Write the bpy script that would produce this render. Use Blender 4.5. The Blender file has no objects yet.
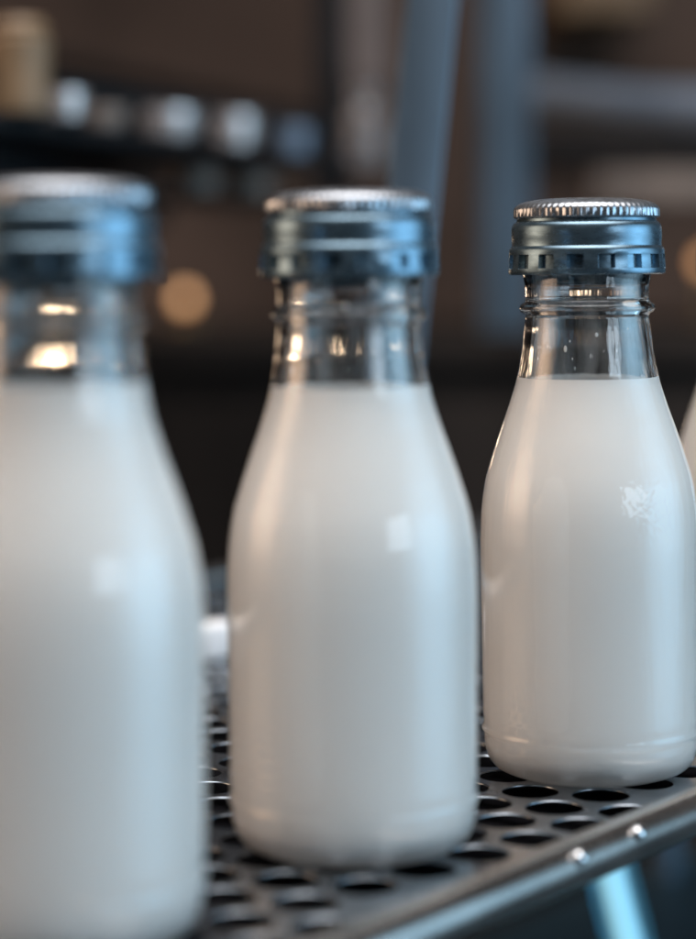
import bpy, bmesh, math, random
from mathutils import Vector, Matrix
random.seed(7)
R = math.radians
scene = bpy.context.scene
col = scene.collection

# ------------------------------------------------------------------ camera
H = 0.1366                 # lens height above the shelf
FPX = 2200.0               # focal length in photo pixels
HOR = 276.3                # horizon row in the photo
cam_d = bpy.data.cameras.new('camera')
cam = bpy.data.objects.new('camera', cam_d)
col.objects.link(cam)
cam.location = (0, 0, H)
cam.rotation_mode = 'QUATERNION'
ROLL = R(0.5)
cam.rotation_quaternion = (Matrix.Rotation(R(90), 3, 'X') @ Matrix.Rotation(-ROLL, 3, 'Z')).to_quaternion()
cam_d.sensor_fit = 'AUTO'
cam_d.sensor_width = 36
cam_d.lens = 36 * FPX / 939
cam_d.shift_y = -(939 / 2 - HOR) / 939
cam_d.clip_start = 0.01
cam_d.clip_end = 50
cam_d.dof.use_dof = True
cam_d.dof.focus_distance = 0.600
cam_d.dof.aperture_fstop = cam_d.lens / 18.5
scene.camera = cam

# ------------------------------------------------------------------ world, lamps, exposure
world = bpy.data.worlds.new('World')
scene.world = world
world.use_nodes = True
bgn = world.node_tree.nodes['Background']
bgn.inputs[0].default_value = (0.30, 0.26, 0.25, 1)
bgn.inputs[1].default_value = 0.04


def lamp(name, loc, target, size, size_y, power, colour, soft=0.0):
    d = bpy.data.lights.new(name, 'AREA')
    d.shape = 'RECTANGLE'
    d.size, d.size_y, d.energy, d.color = size, size_y, power, colour
    if soft:                                    # a diffuser: brightest in the middle, fading to its rim
        d.use_nodes = True
        nt = d.node_tree
        em = nt.nodes['Emission']
        tc = nt.nodes.new('ShaderNodeTexCoord')
        sp = nt.nodes.new('ShaderNodeSeparateXYZ')
        nt.links.new(tc.outputs['UV'], sp.inputs[0])
        fs = []
        for ax in ('X', 'Y'):
            a = nt.nodes.new('ShaderNodeMath'); a.operation = 'SUBTRACT'; a.inputs[1].default_value = 0.5
            nt.links.new(sp.outputs[ax], a.inputs[0])
            b = nt.nodes.new('ShaderNodeMath'); b.operation = 'ABSOLUTE'
            nt.links.new(a.outputs[0], b.inputs[0])
            c = nt.nodes.new('ShaderNodeMapRange'); c.interpolation_type = 'SMOOTHSTEP'
            c.inputs[1].default_value, c.inputs[2].default_value = 0.5 - 0.5 * soft, 0.5
            c.inputs[3].default_value, c.inputs[4].default_value = 1.0, 0.0
            nt.links.new(b.outputs[0], c.inputs[0])
            fs.append(c)
        m = nt.nodes.new('ShaderNodeMath'); m.operation = 'MULTIPLY'
        nt.links.new(fs[0].outputs[0], m.inputs[0]); nt.links.new(fs[1].outputs[0], m.inputs[1])
        nt.links.new(m.outputs[0], em.inputs['Strength'])
    o = bpy.data.objects.new(name, d)
    col.objects.link(o)
    o.location = loc
    o.rotation_euler = (Vector(target) - Vector(loc)).to_track_quat('-Z', 'Y').to_euler()
    return o


MID = (0.0, 0.53, 0.08)
# the cool window to the right, two panes with a mullion between them
lamp('window_light', (1.42, -0.66, 0.50), MID, 0.30, 0.50, 2.6, (0.70, 0.86, 1.0))
lamp('window_light', (1.17, -0.92, 0.50), MID, 0.30, 0.50, 2.6, (0.70, 0.86, 1.0))
lamp('window_wall_light', (2.3, 0.10, 0.26), MID, 3.6, 2.8, 178, (0.42, 0.74, 1.0), 1.0)
lamp('ceiling_light', (0.1, 0.05, 2.3), (0.1, 0.15, 0), 4.2, 3.6, 420, (1.0, 0.955, 0.93), 0.9)
lamp('warm_room_light', (-1.9, 0.6, 0.5), (0.0, 0.6, 0.1), 1.9, 1.6, 54, (1.0, 0.67, 0.45), 1.0)

scene.view_settings.view_transform = 'Standard'
scene.view_settings.look = 'None'
scene.view_settings.exposure = 0.0
scene.view_settings.gamma = 1.0
scene.render.engine = 'CYCLES'
cy = scene.cycles
cy.use_denoising = True
cy.max_bounces = 20
cy.transmission_bounces = 16
cy.glossy_bounces = 8
cy.diffuse_bounces = 5
cy.sample_clamp_indirect = 12
cy.blur_glossy = 0.4


# ------------------------------------------------------------------ helpers
def at(px, py, Y):
    """photo pixel on the plane Y metres from the lens -> world point"""
    return Vector(((px - 348) / FPX * Y, Y, H - (py - HOR) / FPX * Y))


def thing(name, label, cat, loc=(0, 0, 0), group=None):
    o = bpy.data.objects.new(name, None)
    col.objects.link(o)
    o.location = loc
    o.empty_display_size = 0.02
    o['label'] = label
    o['category'] = cat
    if group:
        o['group'] = group
    return o


def tag(o, label, cat, group=None):
    o['label'] = label
    o['category'] = cat
    if group:
        o['group'] = group
    return o


def obj(name, bm, mat, parent=None, loc=(0, 0, 0), smooth=True, angle=35):
    me = bpy.data.meshes.new(name)
    bmesh.ops.recalc_face_normals(bm, faces=bm.faces)
    if smooth:
        for f in bm.faces:
            f.smooth = True
        lim = R(angle)
        for e in bm.edges:
            if len(e.link_faces) == 2 and e.calc_face_angle(0) > lim:
                e.smooth = False
    bm.to_mesh(me)
    bm.free()
    me.materials.append(mat)
    o = bpy.data.objects.new(name, me)
    col.objects.link(o)
    o.location = loc
    if parent:
        o.parent = parent
    return o


def dup(root, loc, rotz=0.0):
    r = root.copy()
    col.objects.link(r)
    r.location = loc
    r.rotation_euler = (0, 0, rotz)
    for ch in list(root.children):
        c = ch.copy()
        col.objects.link(c)
        c.parent = r
        for g in ch.children:
            d = g.copy()
            col.objects.link(d)
            d.parent = c
    return r


def lathe(bm, prof, n=96, radius=None, centre=(0, 0, 0)):
    """revolve (r, z) points; radius(i, a) may vary the radius with the angle"""
    cx, cy_, cz = centre
    rings = []
    for i, (r, z) in enumerate(prof):
        if r < 1e-7:
            rings.append([bm.verts.new((cx, cy_, cz + z))])
        else:
            ring = []
            for k in range(n):
                a = 2 * math.pi * k / n
                rr = r + (radius(i, a, k) if radius else 0)
                ring.append(bm.verts.new((cx + rr * math.cos(a), cy_ + rr * math.sin(a), cz + z)))
            rings.append(ring)
    for A, B in zip(rings, rings[1:]):
        if len(A) == 1 and len(B) == 1:
            continue
        for k in range(n):
            k2 = (k + 1) % n
            if len(A) == 1:
                bm.faces.new((A[0], B[k], B[k2]))
            elif len(B) == 1:
                bm.faces.new((A[k], B[0], A[k2]))
            else:
                bm.faces.new((A[k], B[k], B[k2], A[k2]))
    return bm


def box(bm, lo, hi, bevel=0.0, M=None):
    lo, hi = Vector(lo), Vector(hi)
    r = bmesh.ops.create_cube(bm, size=1)
    vs = r['verts']
    for v in vs:
        v.co = Vector((lo[i] + (v.co[i] + 0.5) * (hi[i] - lo[i]) for i in range(3)))
    if bevel:
        es = list({e for v in vs for e in v.link_edges})
        res = bmesh.ops.bevel(bm, geom=es, offset=bevel, segments=3, profile=0.5, affect='EDGES')
        vs = list({v for f in res['faces'] for v in f.verts} | {v for v in vs if v.is_valid})
    if M is not None:
        bmesh.ops.transform(bm, matrix=M, verts=vs)
    return vs


def tube(bm, pts, r, n=20):
    pts = [Vector(p) for p in pts]
    rings = []
    for i, p in enumerate(pts):
        t = (pts[min(i + 1, len(pts) - 1)] - pts[max(i - 1, 0)]).normalized()
        up = Vector((0, 0, 1)) if abs(t.z) < 0.9 else Vector((0, 1, 0))
        a = t.cross(up).normalized()
        b = a.cross(t)
        rings.append([bm.verts.new(p + r * (math.cos(2 * math.pi * k / n) * a + math.sin(2 * math.pi * k / n) * b)) for k in range(n)])
    for A, B in zip(rings, rings[1:]):
        for k in range(n):
            bm.faces.new((A[k], A[(k + 1) % n], B[(k + 1) % n], B[k]))
    bm.faces.new(rings[0][::-1])
    bm.faces.new(rings[-1])


def smooth_profile(pts, step=0.0008):
    """monotone (pchip) interpolation of r over z"""
    zs = [p[1] for p in pts]
    rs = [p[0] for p in pts]
    n = len(pts)
    h = [zs[i + 1] - zs[i] for i in range(n - 1)]
    dl = [(rs[i + 1] - rs[i]) / h[i] for i in range(n - 1)]
    m = [0.0] * n
    m[0], m[-1] = dl[0], dl[-1]
    for i in range(1, n - 1):
        if dl[i - 1] * dl[i] > 0:
            w1, w2 = 2 * h[i] + h[i - 1], h[i] + 2 * h[i - 1]
            m[i] = (w1 + w2) / (w1 / dl[i - 1] + w2 / dl[i])
    out = []
    for i in range(n - 1):
        k = max(1, int(round(h[i] / step)))
        for j in range(k):
            t = j / k
            r = ((2 * t**3 - 3 * t**2 + 1) * rs[i] + (t**3 - 2 * t**2 + t) * h[i] * m[i]
                 + (-2 * t**3 + 3 * t**2) * rs[i + 1] + (t**3 - t**2) * h[i] * m[i + 1])
            out.append((r, zs[i] + t * h[i]))
    out.append((rs[-1], zs[-1]))
    return out


# ------------------------------------------------------------------ materials
def material(name, base, rough=0.5, metal=0.0, noise=0.0, nscale=60, rnoise=0.0, bump=0.0, bscale=200,
             coat=0.0, spec=0.5, trans=0.0, ior=1.5, sss=0.0, emit=None, stretch=(1, 1, 1)):
    m = bpy.data.materials.new(name)
    m.use_nodes = True
    nt = m.node_tree
    p = nt.nodes['Principled BSDF']
    p.inputs['Base Color'].default_value = (*base, 1)
    p.inputs['Roughness'].default_value = rough
    p.inputs['Metallic'].default_value = metal
    p.inputs['IOR'].default_value = ior
    p.inputs['Coat Weight'].default_value = coat
    p.inputs['Specular IOR Level'].default_value = spec
    p.inputs['Transmission Weight'].default_value = trans
    if sss:
        p.inputs['Subsurface Weight'].default_value = sss
        p.inputs['Subsurface Radius'].default_value = (1, 0.8, 0.6)
        p.inputs['Subsurface Scale'].default_value = 0.004
    if emit:
        p.inputs['Emission Color'].default_value = (*emit[0], 1)
        p.inputs['Emission Strength'].default_value = emit[1]
    if noise or rnoise or bump:
        tc = nt.nodes.new('ShaderNodeTexCoord')
        mp = nt.nodes.new('ShaderNodeMapping')
        mp.inputs['Scale'].default_value = stretch
        nt.links.new(tc.outputs['Object'], mp.inputs[0])

        def nz(sc, det=6):
            n = nt.nodes.new('ShaderNodeTexNoise')
            n.inputs['Scale'].default_value = sc
            n.inputs['Detail'].default_value = det
            nt.links.new(mp.outputs[0], n.inputs['Vector'])
            return n
        if noise:
            n = nz(nscale)
            mr = nt.nodes.new('ShaderNodeMapRange')
            mr.inputs[1].default_value, mr.inputs[2].default_value = 0.3, 0.7
            mr.inputs[3].default_value, mr.inputs[4].default_value = 1 - noise, 1 + noise
            nt.links.new(n.outputs[0], mr.inputs[0])
            mx = nt.nodes.new('ShaderNodeVectorMath')
            mx.operation = 'SCALE'
            mx.inputs[0].default_value = base
            nt.links.new(mr.outputs[0], mx.inputs['Scale'])
            nt.links.new(mx.outputs[0], p.inputs['Base Color'])
        if rnoise:
            n = nz(nscale * 1.7)
            mr = nt.nodes.new('ShaderNodeMapRange')
            mr.inputs[1].default_value, mr.inputs[2].default_value = 0.3, 0.7
            mr.inputs[3].default_value, mr.inputs[4].default_value = max(0.02, rough - rnoise), rough + rnoise
            nt.links.new(n.outputs[0], mr.inputs[0])
            nt.links.new(mr.outputs[0], p.inputs['Roughness'])
        if bump:
            n = nz(bscale, 3)
            b = nt.nodes.new('ShaderNodeBump')
            b.inputs['Strength'].default_value = 1.0
            b.inputs['Distance'].default_value = bump
            nt.links.new(n.outputs[0], b.inputs['Height'])
            nt.links.new(b.outputs[0], p.inputs['Normal'])
    return m


GLASS = material('bottle_glass', (0.97, 0.985, 0.985), rough=0.02, rnoise=0.035, nscale=40, trans=1.0, ior=1.5, bump=0.00022, bscale=190, stretch=(1, 1, 0.14))
FILM = bpy.data.materials.new('milk_film')
FILM.use_nodes = True
nt = FILM.node_tree
f_p = nt.nodes['Principled BSDF']
f_p.inputs['Base Color'].default_value = (0.88, 0.87, 0.86, 1)
f_p.inputs['Roughness'].default_value = 0.6
f_p.inputs['Specular IOR Level'].default_value = 0.0
f_tc = nt.nodes.new('ShaderNodeTexCoord')
f_mp = nt.nodes.new('ShaderNodeMapping')
f_mp.inputs['Scale'].default_value = (1, 1, 0.10)
nt.links.new(f_tc.outputs['Object'], f_mp.inputs[0])
f_n = nt.nodes.new('ShaderNodeTexNoise')
f_n.inputs['Scale'].default_value = 190
f_n.inputs['Detail'].default_value = 4
nt.links.new(f_mp.outputs[0], f_n.inputs['Vector'])
f_r = nt.nodes.new('ShaderNodeMapRange')
f_r.inputs[1].default_value, f_r.inputs[2].default_value = 0.42, 0.74
f_r.inputs[3].default_value, f_r.inputs[4].default_value = 0.0, 0.30
nt.links.new(f_n.outputs[0], f_r.inputs[0])
nt.links.new(f_r.outputs[0], f_p.inputs['Alpha'])
# an embossed, worn mark on the shoulder
nt = GLASS.node_tree
g_tc = nt.nodes.new('ShaderNodeTexCoord')
g_d = nt.nodes.new('ShaderNodeVectorMath'); g_d.operation = 'DISTANCE'
ex, ey = 0.0128, -0.0263
ec, es_ = math.cos(-0.35), math.sin(-0.35)
g_d.inputs[1].default_value = (ex * ec - ey * es_, ex * es_ + ey * ec, 0.0745)
nt.links.new(g_tc.outputs['Object'], g_d.inputs[0])
g_m = nt.nodes.new('ShaderNodeMapRange'); g_m.interpolation_type = 'SMOOTHSTEP'
g_m.inputs[1].default_value, g_m.inputs[2].default_value = 0.002, 0.0115
g_m.inputs[3].default_value, g_m.inputs[4].default_value = 1.0, 0.0
nt.links.new(g_d.outputs['Value'], g_m.inputs[0])
g_n = nt.nodes.new('ShaderNodeTexNoise'); g_n.inputs['Scale'].default_value = 330; g_n.inputs['Detail'].default_value = 1.0
g_n.inputs['Distortion'].default_value = 1.2
nt.links.new(g_tc.outputs['Object'], g_n.inputs['Vector'])
g_x = nt.nodes.new('ShaderNodeMath'); g_x.operation = 'MULTIPLY'
nt.links.new(g_n.outputs[0], g_x.inputs[0]); nt.links.new(g_m.outputs[0], g_x.inputs[1])
g_b = nt.nodes.new('ShaderNodeBump'); g_b.inputs['Strength'].default_value = 1.0; g_b.inputs['Distance'].default_value = 0.00032
nt.links.new(g_x.outputs[0], g_b.inputs['Height'])
old = next(n for n in nt.nodes if n.type == 'BUMP' and n != g_b)
nt.links.new(old.outputs[0], g_b.inputs['Normal'])
nt.links.new(g_b.outputs[0], nt.nodes['Principled BSDF'].inputs['Normal'])
MILK = material('milk', (0.885, 0.862, 0.832), rough=0.4, ior=1.35)
CAP = material('cap_metal', (0.125, 0.190, 0.240), rough=0.27, metal=0.82, rnoise=0.07, nscale=140, bump=0.00005, bscale=160, stretch=(1, 1, 3))
SHELF = material('shelf_steel', (0.27, 0.305, 0.345), rough=0.20, metal=0.95, noise=0.30, nscale=45, rnoise=0.10, bump=0.00004, bscale=350)
LIP = material('lip_steel', (0.68, 0.64, 0.61), rough=0.17, metal=0.95, noise=0.12, nscale=25, rnoise=0.06, bump=0.00005, bscale=60)
CHROME = material('glint_dome_steel', (0.70, 0.70, 0.71), rough=0.26, metal=1.0)
POST = material('blue_tube_glass', (0.15, 0.56, 0.75), rough=0.8, trans=1.0, ior=1.3)
CORE = material('lit_tube_core', (0.8, 0.9, 1), emit=((0.88, 0.92, 0.95), 0.95))
TRAY = material('teal_paint', (0.030, 0.066, 0.088), rough=0.5, noise=0.3, nscale=9)
WALL = material('brown_wall', (0.078, 0.050, 0.038), rough=0.9, spec=0.2, noise=0.5, nscale=2.2)
CABINET = material('dark_wood', (0.016, 0.012, 0.010), rough=0.85, spec=0.12, noise=0.5, nscale=9, stretch=(1, 1, 0.25))
BLACK = material('black_metal', (0.007, 0.007, 0.008), rough=0.55, spec=0.2, noise=0.3, nscale=30)
BAR = material('grey_blue_steel', (0.090, 0.125, 0.162), rough=0.42, metal=0.4, noise=0.55, nscale=40, stretch=(1, 1, 0.12))
PALE = material('pale_tin', (0.62, 0.53, 0.50), rough=0.25, metal=0.6, noise=0.15, nscale=25)
TAN = material('tan_wood', (0.17, 0.105, 0.055), rough=0.55, noise=0.3, nscale=30, stretch=(1, 1, 0.2))
PIPE = material('pale_blue_steel', (0.16, 0.20, 0.26), rough=0.45, metal=0.3, noise=0.2, nscale=10)
HOLE_SHADE = material('hole_shade_black', (0.006, 0.006, 0.007), rough=1.0, spec=0.0, noise=0.4, nscale=60)  # flat black, the shade inside the shelf holes put into colour
RIM_SHEEN = material('cap_rim_sheen', (0.33, 0.35, 0.38), rough=0.28, metal=0.85, rnoise=0.08, nscale=140)  # paler than the cap metal: the ceiling's reflection put into the colour
GREYB = material('grey_board', (0.14, 0.115, 0.11), rough=0.6, noise=0.3, nscale=10)
SMOKED = material('smoked_glass', (0.45, 0.42, 0.42), rough=0.12, trans=0.75, noise=0.1, nscale=20)
WHITE = material('white_card', (0.85, 0.86, 0.88), rough=0.5, noise=0.04, nscale=30)
BEIGE = material('beige_board', (0.19, 0.145, 0.12), rough=0.6, noise=0.3, nscale=20)
BULB = material('lit_bulb', (1, 0.7, 0.4), emit=((1.0, 0.46, 0.19), 1.35))
BRIGHT_BULB = material('bright_bulb', (1, 0.8, 0.6), emit=((1.0, 0.72, 0.48), 9.0))
BRASS = material('lamp_brass', (0.30, 0.20, 0.10), rough=0.35, metal=0.9, noise=0.2, nscale=40)

# ------------------------------------------------------------------ setting
bm = bmesh.new()
bmesh.ops.create_grid(bm, x_segments=1, y_segments=1, size=6)
fl = obj('floor', bm, material('floor_teal', (0.022, 0.035, 0.045), rough=0.5, noise=0.4, nscale=3), loc=(0, 0, -0.75))
fl['kind'] = 'structure'

bm = bmesh.new()
box(bm, (-3, 3.2, -0.75), (3, 3.3, 2.2))
tag(obj('back_wall', bm, WALL), 'dim brown back wall far behind the milk bottles', 'wall')

# ------------------------------------------------------------------ the rack the bottles stand on
U = Vector((math.cos(R(53)), math.sin(R(53)), 0))      # along the front edge
N = Vector((-U.y, U.x, 0))                             # from the front edge to the back
E0 = Vector((0.0345, 0.4735, 0)) + N * 0.0105                       # a point of the front edge


def sh(u, n, z=0.0):
    n = n - 0.16 * (u - 0.045) ** 2 * 0                # straight edge
    p = E0 + U * u + N * n
    return Vector((p.x, p.y, z))


U0, U1, DEPTH, T = -0.34, 0.75, 0.36, 0.0008
rack = thing('shelf_rack', 'perforated steel shelf rack with round holes, a rolled front lip and a lower teal tray', 'rack', sh(0.2, 0.18, -0.75))


def rel(o):
    o.location = o.location - rack.location
    o.parent = rack
    return o


cu = bpy.data.curves.new('perforated_sheet', 'CURVE')
cu.dimensions = '2D'
cu.fill_mode = 'BOTH'
cu.extrude = T / 2 - 0.0003
cu.bevel_depth = 0.0003
cu.bevel_resolution = 1


def loop(pts):
    s = cu.splines.new('POLY')
    s.points.add(len(pts) - 1)
    for p, q in zip(s.points, pts):
        p.co = (q.x, q.y, 0, 1)
    s.use_cyclic_u = True


loop([sh(U0, 0), sh(U1, 0), sh(U1, DEPTH), sh(U0, DEPTH)])
PITCH, HR = 0.0188, 0.0078
LA = R(44.5)
la = Vector((math.cos(LA), math.sin(LA), 0))
lb = Vector((math.cos(LA + R(60)), math.sin(LA + R(60)), 0))
P1 = Vector((0.0517, 0.5637, 0))
for i in range(-60, 61):
    for j in range(-60, 61):
        c = P1 + (la * i + lb * j) * PITCH
        d = c - E0
        u, n = d.dot(U), d.dot(N)
        if U0 + 0.012 < u < U1 - 0.012 and 0.0125 < n < DEPTH - 0.012:
            loop([c + Vector((math.cos(2 * math.pi * k / 28), math.sin(2 * math.pi * k / 28), 0)) * HR for k in range(28)])
tmp = bpy.data.objects.new('tmp_sheet', cu)
col.objects.link(tmp)
bpy.context.view_layer.update()
me = bpy.data.meshes.new_from_object(tmp.evaluated_get(bpy.context.evaluated_depsgraph_get()))
me.name = 'perforated_sheet'
bpy.data.objects.remove(tmp)
me.materials.clear()
me.materials.append(SHELF)
sheet = bpy.data.objects.new('perforated_sheet', me)
col.objects.link(sheet)
sheet.location = (0, 0, -T / 2)
rel(sheet)

# rolled lip: a quarter-rolled strip with thickness, swept along the edge
bm = bmesh.new()
prof = []
LR = 0.0060
for k in range(25):
    a = R(40 + 300 * k / 24)
    prof.append((0.0042 + LR * math.cos(a), -0.0026 + LR * math.sin(a)))
rows = []
NU = 90
for i in range(NU + 1):
    u = U0 + (U1 - U0) * i / NU
    rows.append([bm.verts.new(sh(u, n, z)) for n, z in prof])
for A, B in zip(rows, rows[1:]):
    for k in range(len(prof) - 1):
        bm.faces.new((A[k], A[k + 1], B[k + 1], B[k]))
bmesh.ops.solidify(bm, geom=bm.faces[:], thickness=0.0012)
rel(obj('front_lip', bm, LIP))
bm = bmesh.new()
tube(bm, [sh(U0, DEPTH + 0.003, 0.004), sh(U1, DEPTH + 0.003, 0.004)], 0.0042)
rel(obj('back_rail', bm, LIP))

# small domes added along the lip to make its sparkles of light
for uu in (0.0425, 0.0701):
    ca, sa = math.cos(R(150)), math.sin(R(150))                    # on the rounded shoulder of the lip
    c = sh(uu, 0.0042 + 0.0060 * ca, -0.0026 + 0.0060 * sa)
    bm = bmesh.new()
    r = 0.0020
    lathe(bm, [(r, -0.0008), (r, 0.0002), (r * 0.92, 0.0009), (r * 0.7, 0.0015), (r * 0.38, 0.0019), (0, 0.0020)], n=24)
    axis = N * ca + Vector((0, 0, sa))
    bmesh.ops.transform(bm, matrix=axis.to_track_quat('Z', 'Y').to_matrix().to_4x4(), verts=bm.verts)
    rel(obj('glint_dome', bm, CHROME, loc=c))

# posts and the lower tray
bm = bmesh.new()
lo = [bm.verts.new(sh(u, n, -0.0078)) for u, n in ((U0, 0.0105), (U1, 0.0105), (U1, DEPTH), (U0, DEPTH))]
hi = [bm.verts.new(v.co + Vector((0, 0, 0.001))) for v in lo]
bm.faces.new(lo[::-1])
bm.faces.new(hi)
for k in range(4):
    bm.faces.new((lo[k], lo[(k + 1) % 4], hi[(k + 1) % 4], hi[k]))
rel(obj('hole_shade_sheet', bm, HOLE_SHADE))  # black sheet added close under the holes to stand for their shade
a = at(606, 876, 0.80)
b = at(623, 945, 0.80)
tdir = (b - a).normalized()
a = a - tdir * ((-0.03 - a.z) / -tdir.z)
b = a + tdir * ((-0.2025 - a.z) / tdir.z)
L = (b - a).length
MT = Matrix.Translation(a) @ tdir.to_track_quat('Z', 'Y').to_matrix().to_4x4()
bm = bmesh.new()
lathe(bm, [(0, 0), (0.0085, 0), (0.0092, 0.0012), (0.0092, L - 0.0012), (0.0085, L), (0, L)], 40)
bmesh.ops.transform(bm, matrix=MT, verts=bm.verts)
tl = tag(obj('tube_light', bm, POST), 'pale blue glowing tube light slanting down behind the front lip of the shelf', 'light')
bm = bmesh.new()
lathe(bm, [(0, 0.004), (0.0036, 0.005), (0.0042, 0.010), (0.0042, L - 0.006), (0, L - 0.004)], 24)
bmesh.ops.transform(bm, matrix=MT, verts=bm.verts)
obj('glowing_core', bm, CORE, tl)
for uu, nn in ((-0.3, 0.03), (0.7, 0.03), (-0.3, 0.34), (0.7, 0.34)):
    bm = bmesh.new()
    tube(bm, [sh(uu, nn, -0.75), sh(uu, nn, -0.008)], 0.009, 24)
    rel(obj('leg', bm, BAR))
bm = bmesh.new()
vs = [sh(U0, -0.01, -0.215), sh(U1, -0.01, -0.215), sh(U1, DEPTH, -0.215), sh(U0, DEPTH, -0.215)]
lo = [bm.verts.new(v) for v in vs]
hi = [bm.verts.new(v + Vector((0, 0, 0.012))) for v in vs]
bm.faces.new(lo[::-1])
bm.faces.new(hi)
for k in range(4):
    bm.faces.new((lo[k], lo[(k + 1) % 4], hi[(k + 1) % 4], hi[k]))
rel(obj('lower_tray', bm, TRAY))

# ------------------------------------------------------------------ milk bottles
OUT = [(0.0228, 0.0004), (0.0262, 0.0018), (0.0284, 0.0046), (0.0293, 0.0085), (0.0294, 0.0110), (0.0300, 0.0120),
       (0.0294, 0.0130), (0.0296, 0.0165), (0.0298, 0.0400), (0.0300, 0.0620), (0.0297, 0.0700), (0.0286, 0.0790), (0.0264, 0.0870),
       (0.0239, 0.0945), (0.0213, 0.1020), (0.0194, 0.1085), (0.0180, 0.1165), (0.0172, 0.1235), (0.0170, 0.1252),
       (0.0173, 0.1258), (0.0184, 0.1264), (0.0187, 0.1273), (0.0184, 0.1283), (0.0173, 0.1290), (0.0170, 0.1300),
       (0.01705, 0.1330), (0.0176, 0.1365), (0.0177, 0.1420), (0.0175, 0.1490)]
INN = [(0.0200, 0.0038), (0.0246, 0.0050), (0.0266, 0.0075), (0.0274, 0.0115), (0.0277, 0.0400), (0.0279, 0.0620), (0.0276, 0.0705),
       (0.0264, 0.0795), (0.0242, 0.0875), (0.0218, 0.0945), (0.0192, 0.1020), (0.0173, 0.1085), (0.0160, 0.1165),
       (0.0152, 0.1235), (0.0150, 0.1300), (0.0150, 0.1490)]
out_p = smooth_profile(OUT, 0.0007)
inn_p = smooth_profile(INN, 0.0010)


def inner_r(z):
    for (r0, z0), (r1, z1) in zip(inn_p, inn_p[1:]):
        if z0 <= z <= z1:
            return r0 + (r1 - r0) * (z - z0) / (z1 - z0)
    return inn_p[0][0] if z < inn_p[0][1] else inn_p[-1][0]


def glass_bm():
    bm = bmesh.new()
    prof = [(0, 0.0020), (0.012, 0.0017), (0.0185, 0.0008), (0.0208, 0.0001)] + out_p + \
           [(0.0172, 0.1498), (0.0163, 0.1501), (0.0154, 0.1498)] + inn_p[::-1] + [(0.0120, 0.0036), (0, 0.0036)]
    return lathe(bm, prof, n=128)


def milk_bm(level):
    o = 0.0002
    bm = bmesh.new()
    prof = [(0, 0.0036 - o), (0.0120, 0.0036 - o)]
    prof += [(r + o, z - (o if z < 0.006 else 0)) for r, z in inn_p if z < level + 0.0003]
    rt = inner_r(level) + o
    prof += [(rt - 0.0001, level + 0.0014), (rt - 0.0005, level + 0.0008), (rt - 0.0016, level + 0.0002), (rt - 0.004, level), (rt * 0.4, level), (0, level)]
    return lathe(bm, prof, n=128)


NT = 16     # slots round the tamper band


def cap_bm():
    bm = bmesh.new()
    n = NT * 16
    Z0 = 0.1368
    # r, z, zone: k = knurled, s = slotted
    P = [(0.0200, 0.1372, ''), (0.0200, Z0, ''), (0.0208, Z0 - 0.0003, ''), (0.0214, Z0, ''), (0.02155, Z0 + 0.0006, ''), (0.0215, 0.1382, ''),
         (0.0215, 0.1383, 's'), (0.0214, 0.1402, 's'), (0.0213, 0.1419, 's'), (0.0213, 0.1420, ''), (0.0213, 0.1432, ''), (0.0211, 0.1438, ''),
         (0.0206, 0.1443, ''), (0.0205, 0.1450, ''), (0.0206, 0.1462, ''), (0.02065, 0.1475, ''), (0.0206, 0.1488, ''), (0.0205, 0.1497, ''),
         (0.0202, 0.1504, ''), (0.0196, 0.1509, ''), (0.0192, 0.1511, ''), (0.0191, 0.1518, ''), (0.0196, 0.1521, ''), (0.01985, 0.1524, 'k'), (0.01985, 0.1543, 'k'),
         (0.0196, 0.1550, 'k'), (0.0190, 0.1557, ''), (0.0181, 0.1562, ''), (0.0165, 0.1567, ''), (0.0140, 0.1571, ''), (0.0110, 0.1574, ''),
         (0.006, 0.1576, ''), (0, 0.1576, ''), ]

    def rad(i, a, k):
        z = P[i][2]
        if z == 'k':
            return 0.00018 * math.cos(a * 68)
        if z == 's':
            return -0.0017 if (k % 16) in (4, 5, 6, 7, 8, 9, 10, 11) else 0.0
        return 0.00004 * math.sin(3 * a + 40 * P[i][1]) * (1 if P[i][0] > 0.0195 else 0)
    lathe(bm, [(0, 0.1514), (0.0178, 0.1514), (0.0182, 0.1505), (0.0182, 0.1380)] + [(r, z) for r, z, _ in P], n=n,
          radius=lambda i, a, k: rad(i - 4, a, k) if i >= 4 else 0)
    return bm


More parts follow.
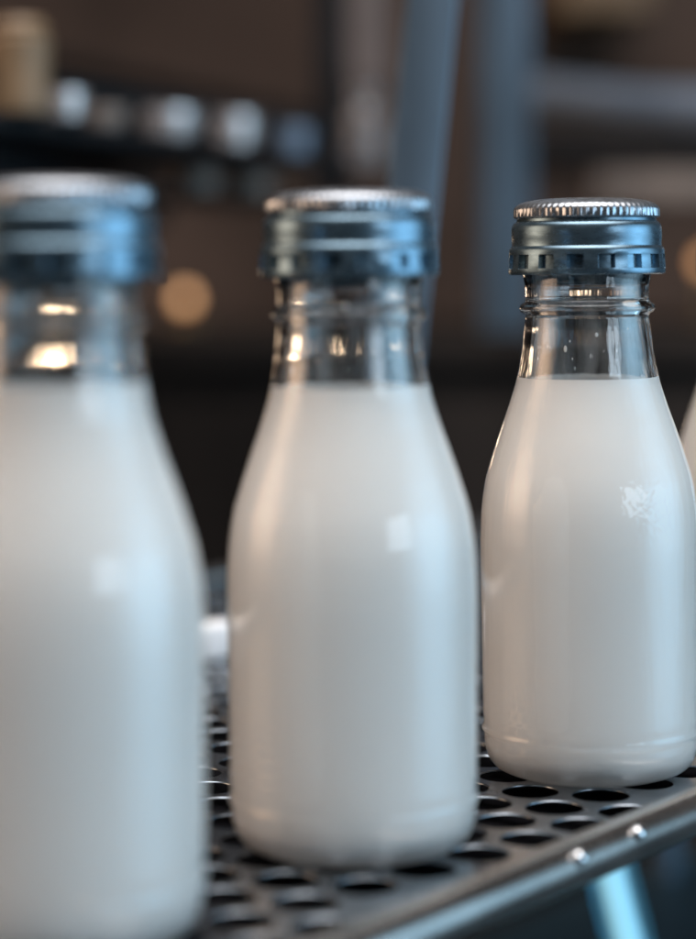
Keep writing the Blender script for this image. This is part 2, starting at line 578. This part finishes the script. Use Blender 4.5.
glass_me = cap_me = None
BOTTLES = [
    ((0.0658, 0.606, 0.0), 0.1068, 0.35, 'milk bottle in sharp focus, its silver blue cap showing a ribbed rim'),
    ((0.0003, 0.5284, 0.0), 0.1090, 1.20, 'softly blurred milk bottle in the middle, between the sharp one and the cut-off near one'),
    ((-0.0605, 0.458, 0.0), 0.1135, 2.30, 'nearest milk bottle, strongly blurred and cut by the left edge'),
    ((0.1335, 0.702, 0.0), 0.1085, 0.80, 'milk bottle mostly hidden behind the sharp bottle, only its shoulder showing'),
]
for loc, level, rz, label in BOTTLES:
    t = thing('milk_bottle', label, 'bottle', loc, 'milk bottles lined up on the shelf')
    t.rotation_euler = (0, 0, rz)
    if glass_me is None:
        g = obj('glass', glass_bm(), GLASS, t, angle=60)
        c = obj('cap', cap_bm(), CAP, t, angle=32)
        c.data.materials.append(RIM_SHEEN)  # top ring gets the paler tone that paints its ceiling reflection
        for f in c.data.polygons:
            if f.center.z > 0.15175:
                f.material_index = 1
        glass_me, cap_me = g.data, c.data
    else:
        for nm, mesh in (('glass', glass_me), ('cap', cap_me)):
            o = bpy.data.objects.new(nm, mesh)
            col.objects.link(o)
            o.parent = t
    obj('milk', milk_bm(level), MILK, t, angle=60)
    bm = bmesh.new()
    for q in range(20):                                            # drops left on the inside of the neck
        a = random.uniform(0, 2 * math.pi)
        z = level + 0.0025 + random.random() ** 1.6 * 0.022
        rr = inner_r(z)
        d = random.choice((0.00018, 0.00025, 0.0003, 0.00045))
        M = Matrix.Translation((rr * math.cos(a), rr * math.sin(a), z)) @ Matrix.Rotation(a, 4, 'Z') @ Matrix.Diagonal((d * 0.5, d, d * random.uniform(1.0, 2.4), 1))
        bmesh.ops.create_icosphere(bm, subdivisions=2, radius=1, matrix=M)
    obj('milk_drops', bm, MILK, t, angle=80)
    bm = bmesh.new()                                               # thin milky film left inside the neck, its haze also painting in reflections
    zs = [level + 0.0012 + (0.1400 - level) * k / 24 for k in range(25)]
    lathe(bm, [(inner_r(z) - 0.00012, z) for z in zs], n=96)
    obj('milk_film', bm, FILM, t, angle=80)

# ------------------------------------------------------------------ background
# dark wooden cabinet behind the rack
bm = bmesh.new()
zt = at(0, 338, 1.62).z
box(bm, (-0.9, 1.62, -0.75), (0.9, 2.3, zt - 0.022), 0.004)
cab = tag(obj('cabinet', bm, CABINET), 'dark brown wooden cabinet standing behind the bottle shelf', 'cabinet')
bm = bmesh.new()
box(bm, (-0.92, 1.605, zt - 0.0215), (0.92, 2.31, zt), 0.003)
obj('top', bm, CABINET, cab)
for x0, x1 in ((-0.86, -0.32), (-0.28, 0.26), (0.30, 0.86)):
    bm = bmesh.new()
    box(bm, (x0, 1.606, -0.68), (x1, 1.6185, zt - 0.05), 0.003)
    d = obj('door', bm, CABINET, cab)
    bm = bmesh.new()
    lathe(bm, [(0, -0.014), (0.010, -0.012), (0.013, -0.006), (0.010, -0.001), (0.005, 0.002), (0.005, 0.012)], 24)
    bmesh.ops.rotate(bm, verts=bm.verts, cent=(0, 0, 0), matrix=Matrix.Rotation(R(-90), 3, 'X'))
    obj('knob', bm, BRASS, d, loc=(x1 - 0.05, 1.594, -0.25))

# two grey blue steel uprights
bm = bmesh.new()
p0, p1 = at(399, 330, 0.82), at(441, -60, 0.82)
d = (p1 - p0).normalized()
p0 = p0 - d * ((p0.z - 0.002) / d.z)
M = Matrix.Translation(p0) @ Matrix.Rotation(math.atan2(d.x, d.z), 4, 'Y')
box(bm, (-0.0097, -0.0035, 0), (0.0097, 0.0035, 0.42), 0.0010, M)
tag(obj('steel_bar', bm, BAR), 'slanting flat grey blue steel bar rising behind the middle bottle cap', 'bar')
bm = bmesh.new()
p0 = at(505, 336, 1.72)
box(bm, (p0.x - 0.020, 1.70, zt), (p0.x + 0.020, 1.74, 1.4), 0.003)
tag(obj('steel_post', bm, BAR), 'upright grey blue square post standing on the cabinet left of the sharp cap', 'post')


def cup(name, c, r, h, mat, label, cat, group=None):
    bm = bmesh.new()
    lathe(bm, [(0, 0), (r * 0.8, 0), (r * 0.86, h * 0.04), (r, h * 0.55), (r * 1.02, h * 0.72), (r * 0.98, h * 0.76), (r * 1.03, h * 0.78),
               (r * 1.03, h * 0.97), (r * 0.95, h), (0, h)], 40)
    return tag(obj(name, bm, mat, loc=c), label, cat, group)


# left wall shelf running back, with a row of tins
K = 0.66                                       # the tin shelf stands about a metre behind the lens


def kz(z):
    return H + (z - H) * K


A, B = Vector((-0.275 * K, 1.45 * K, kz(0.255))), Vector((0.005 * K, 2.25 * K, kz(0.255)))
s = (B - A).normalized()
w = Vector((-s.y, s.x, 0))


def plank(name, a, b, width, th, mat, label, cat):
    bm = bmesh.new()
    d = b - a
    M = Matrix.Translation(a) @ Matrix.Rotation(math.atan2(d.y, d.x), 4, 'Z')
    box(bm, (0, 0, -th), (d.length, width, 0), 0.002, M)
    return tag(obj(name, bm, mat), label, cat)


plank('wall_shelf', A, B, 0.10, 0.010, BLACK, 'black shelf board at upper left carrying the row of tins', 'shelf')
TINS = ((60, 1.62, 0.018, 0.021, PALE, 'pale tin with a lid, first in the row next to the wooden canister'),
        (103, 1.72, 0.017, 0.016, BEIGE, 'low beige tin with a lid, second in the row from the wooden canister'),
        (164, 1.86, 0.029, 0.024, PALE, 'widest pale tin, middle of the five on the black shelf'),
        (231, 1.99, 0.024, 0.029, PALE, 'tall pale tin with a lid, fourth in the row from the wooden canister'),
        (292, 2.12, 0.019, 0.026, PIPE, 'grey blue tin with a lid, last in the row near the middle bottle cap'))
for px, Y, r, h, mt, lab in TINS:
    p = at(px, 100, Y * K)
    cup('tin', Vector((p.x, Y * K + 0.012, kz(0.255) + 0.0002)), r * K, h * K, mt, lab, 'tin', 'tins on the upper left shelf')
p = at(18, 100, 1.56 * K)
bm = bmesh.new()
lathe(bm, [(0, 0), (0.022, 0), (0.023, 0.004), (0.021, 0.020), (0.022, 0.045), (0.023, 0.058), (0.019, 0.062), (0.021, 0.066), (0.017, 0.074), (0, 0.076)], 40)
bmesh.ops.scale(bm, vec=(K, K, K * 0.9), verts=bm.verts)
tag(obj('wooden_canister', bm, TAN, loc=(p.x, 1.56 * K + 0.01, kz(0.255) + 0.0002)), 'tan turned wooden canister at the far upper left', 'canister')
plank('wall_shelf', Vector((-0.33 * K, 1.45 * K, kz(0.296))), Vector((-0.02 * K, 2.25 * K, kz(0.296))), 0.10, 0.015, BLACK, 'black shelf board running just above the row of tins', 'shelf')
plank('wooden_beam', Vector((-0.36, 1.7, 0.345)), Vector((-0.02, 2.9, 0.40)), 0.03, 0.014, CABINET, 'dark brown beam at the top left above the black shelves', 'beam')
# black tray nearer than the shelf
bm = bmesh.new()
M = Matrix.Translation(Vector((-0.200, 1.05, 0.2216))) @ Matrix.Rotation(R(-4), 4, 'Z')
box(bm, (-0.22, 0, -0.050), (0.020, 0.62, 0), 0.004, M)
tag(obj('black_case', bm, BLACK), 'black case jutting out above the nearest bottle cap', 'case')
for px, Y, r, lab in ((197, 1.95, 0.019, 'small tin on the lower ledge, left of its pair'), (250, 2.05, 0.022, 'small tin on the lower ledge, right of its pair')):
    p = at(px, 178, Y * K)
    cup('tin', Vector((p.x, Y * K + 0.01, kz(0.2135))), r * K, 0.017 * K, BEIGE, lab, 'tin', 'tins on the lower ledge')
plank('ledge', Vector((-0.19 * K, 1.85 * K, kz(0.2132))), Vector((0.02 * K, 2.2 * K, kz(0.2132))), 0.07, 0.005, CABINET, 'narrow dark ledge below the row of tins', 'ledge')

# behind the middle cap: a black upright, a grey bottle and a board
bm = bmesh.new()
p = at(341, 100, 1.625)
box(bm, (p.x - 0.018, 1.620, zt), (p.x + 0.006, 1.632, 1.3), 0.001)
tag(obj('black_upright', bm, BLACK), 'black upright board left of the slanting steel bar', 'upright')
bm = bmesh.new()
p = at(371, 86, 1.85)
box(bm, (p.x - 0.017, 1.85, p.z), (p.x + 0.017, 1.87, p.z + 0.30), 0.002)
tag(obj('grey_board', bm, GREYB), 'narrow grey brown board above the slim jar behind the middle cap', 'board')

plank('ledge', Vector((-0.035, 1.56, 0.2150)), Vector((0.062, 1.56, 0.2150)), 0.05, 0.006, BLACK, 'small black ledge under the slim jar behind the middle cap', 'ledge')
bm = bmesh.new()
lathe(bm, [(0, 0), (0.013, 0), (0.0145, 0.003), (0.0145, 0.036), (0.011, 0.042), (0.010, 0.046), (0.0115, 0.048), (0.0115, 0.056), (0, 0.056)], 32)
tag(obj('slim_jar', bm, SMOKED, loc=(at(367, 150, 1.585).x, 1.585, 0.2152)), 'slim glinting glass jar on a black ledge above the middle cap', 'jar')
bm = bmesh.new()
box(bm, (at(562, 0, 2.8).x, 2.8, at(0, 14, 2.8).z), (at(655, 0, 2.8).x, 3.195, at(0, -70, 2.8).z), 0.006)
tag(obj('wall_box', bm, TAN), 'tan wooden box on the back wall at the top right edge of the picture', 'box')

# right: a steel tray, a board, black bar put in for the dark gap
pl, pr = at(538, 92, 1.85), at(760, 128, 1.6)
bm = bmesh.new()
tube(bm, [at(545, 98, 1.9), at(640, 110, 1.8), at(800, 118, 1.7)], 0.019, 24)
tag(obj('steel_pipe', bm, PIPE), 'thick pale grey blue pipe behind the sharp bottle cap', 'pipe')
bm = bmesh.new()
box(bm, (at(535, 0, 2.0).x, 2.0, at(0, 165, 2.0).z), (at(900, 0, 2.0).x, 2.2, at(0, 138, 2.0).z), 0.003)
tag(obj('dark_gap_bar', bm, BLACK), 'black bar filling in the dark gap below the grey blue pipe', 'rail')
bm = bmesh.new()
box(bm, (at(595, 0, 1.9).x, 1.9, at(0, 205, 1.9).z), (at(900, 0, 1.9).x, 1.93, at(0, 174, 1.9).z), 0.003)
tag(obj('beige_board', bm, BEIGE), 'beige board behind the right edge of the sharp cap', 'board')


def bulb(px, py, Y, r, label, hang, mat=BULB, wide=1.0):
    p = at(px, py, Y)
    t = thing('table_lamp', label, 'lamp', p)
    bm = bmesh.new()
    lathe(bm, [(0, -r), (r * 0.6, -r * 0.85), (r * 0.95, -r * 0.3), (r, 0.1 * r), (r * 0.8, 0.7 * r), (r * 0.4, r * 1.1), (0, r * 1.15)], 24)
    bmesh.ops.scale(bm, vec=(wide, wide, 1), verts=bm.verts)
    obj('bulb', bm, mat, t)
    bm = bmesh.new()
    if hang:
        lathe(bm, [(0, r * 1.0), (r * 0.5, r * 1.0), (r * 0.5, r * 2), (0.002, r * 2.2), (0.002, hang), (0, hang)], 16)
    else:
        b = zt - p.z if Y < 2.3 else -0.3
        lathe(bm, [(0, -r * 0.9), (r * 0.5, -r * 0.9), (r * 0.5, -r * 1.6), (r * 0.3, -r * 1.8), (r * 0.3, b + 0.006), (r * 2, b + 0.004), (r * 2, b), (0, b)], 16)
    obj('socket', bm, BRASS, t)
    return t


bulb(185, 298, 2.2, 0.0085, 'small warm glowing lamp on the cabinet between the nearest and the middle bottle', 0)
bulb(706, 266, 2.2, 0.0085, 'small warm glowing lamp on the cabinet at the right edge', 0)

bulb(45, 308, 1.75, 0.018, 'bright wide warm lamp on the cabinet seen through the neck of the nearest bottle', 0, BRIGHT_BULB, 2.0)
bulb(318, 312, 1.85, 0.010, 'bright warm lamp on the cabinet seen through the neck of the middle bottle', 0, BRIGHT_BULB)
bulb(578, 268, 2.0, 0.010, 'bright warm lamp on the cabinet seen through the neck of the sharp bottle', 0, BRIGHT_BULB)

# small white carton on the back of the shelf
Y = 0.79
p = at(205, 654, Y)
bm = bmesh.new()
box(bm, (-0.012, -0.004, 0), (0.012, 0.010, 0.0115), 0.0006)
o = tag(obj('white_carton', bm, WHITE, loc=(p.x, Y, 0.0003)), 'small white carton on the shelf in the gap left of the middle bottle', 'carton')
o.rotation_euler = (0, 0, R(32))
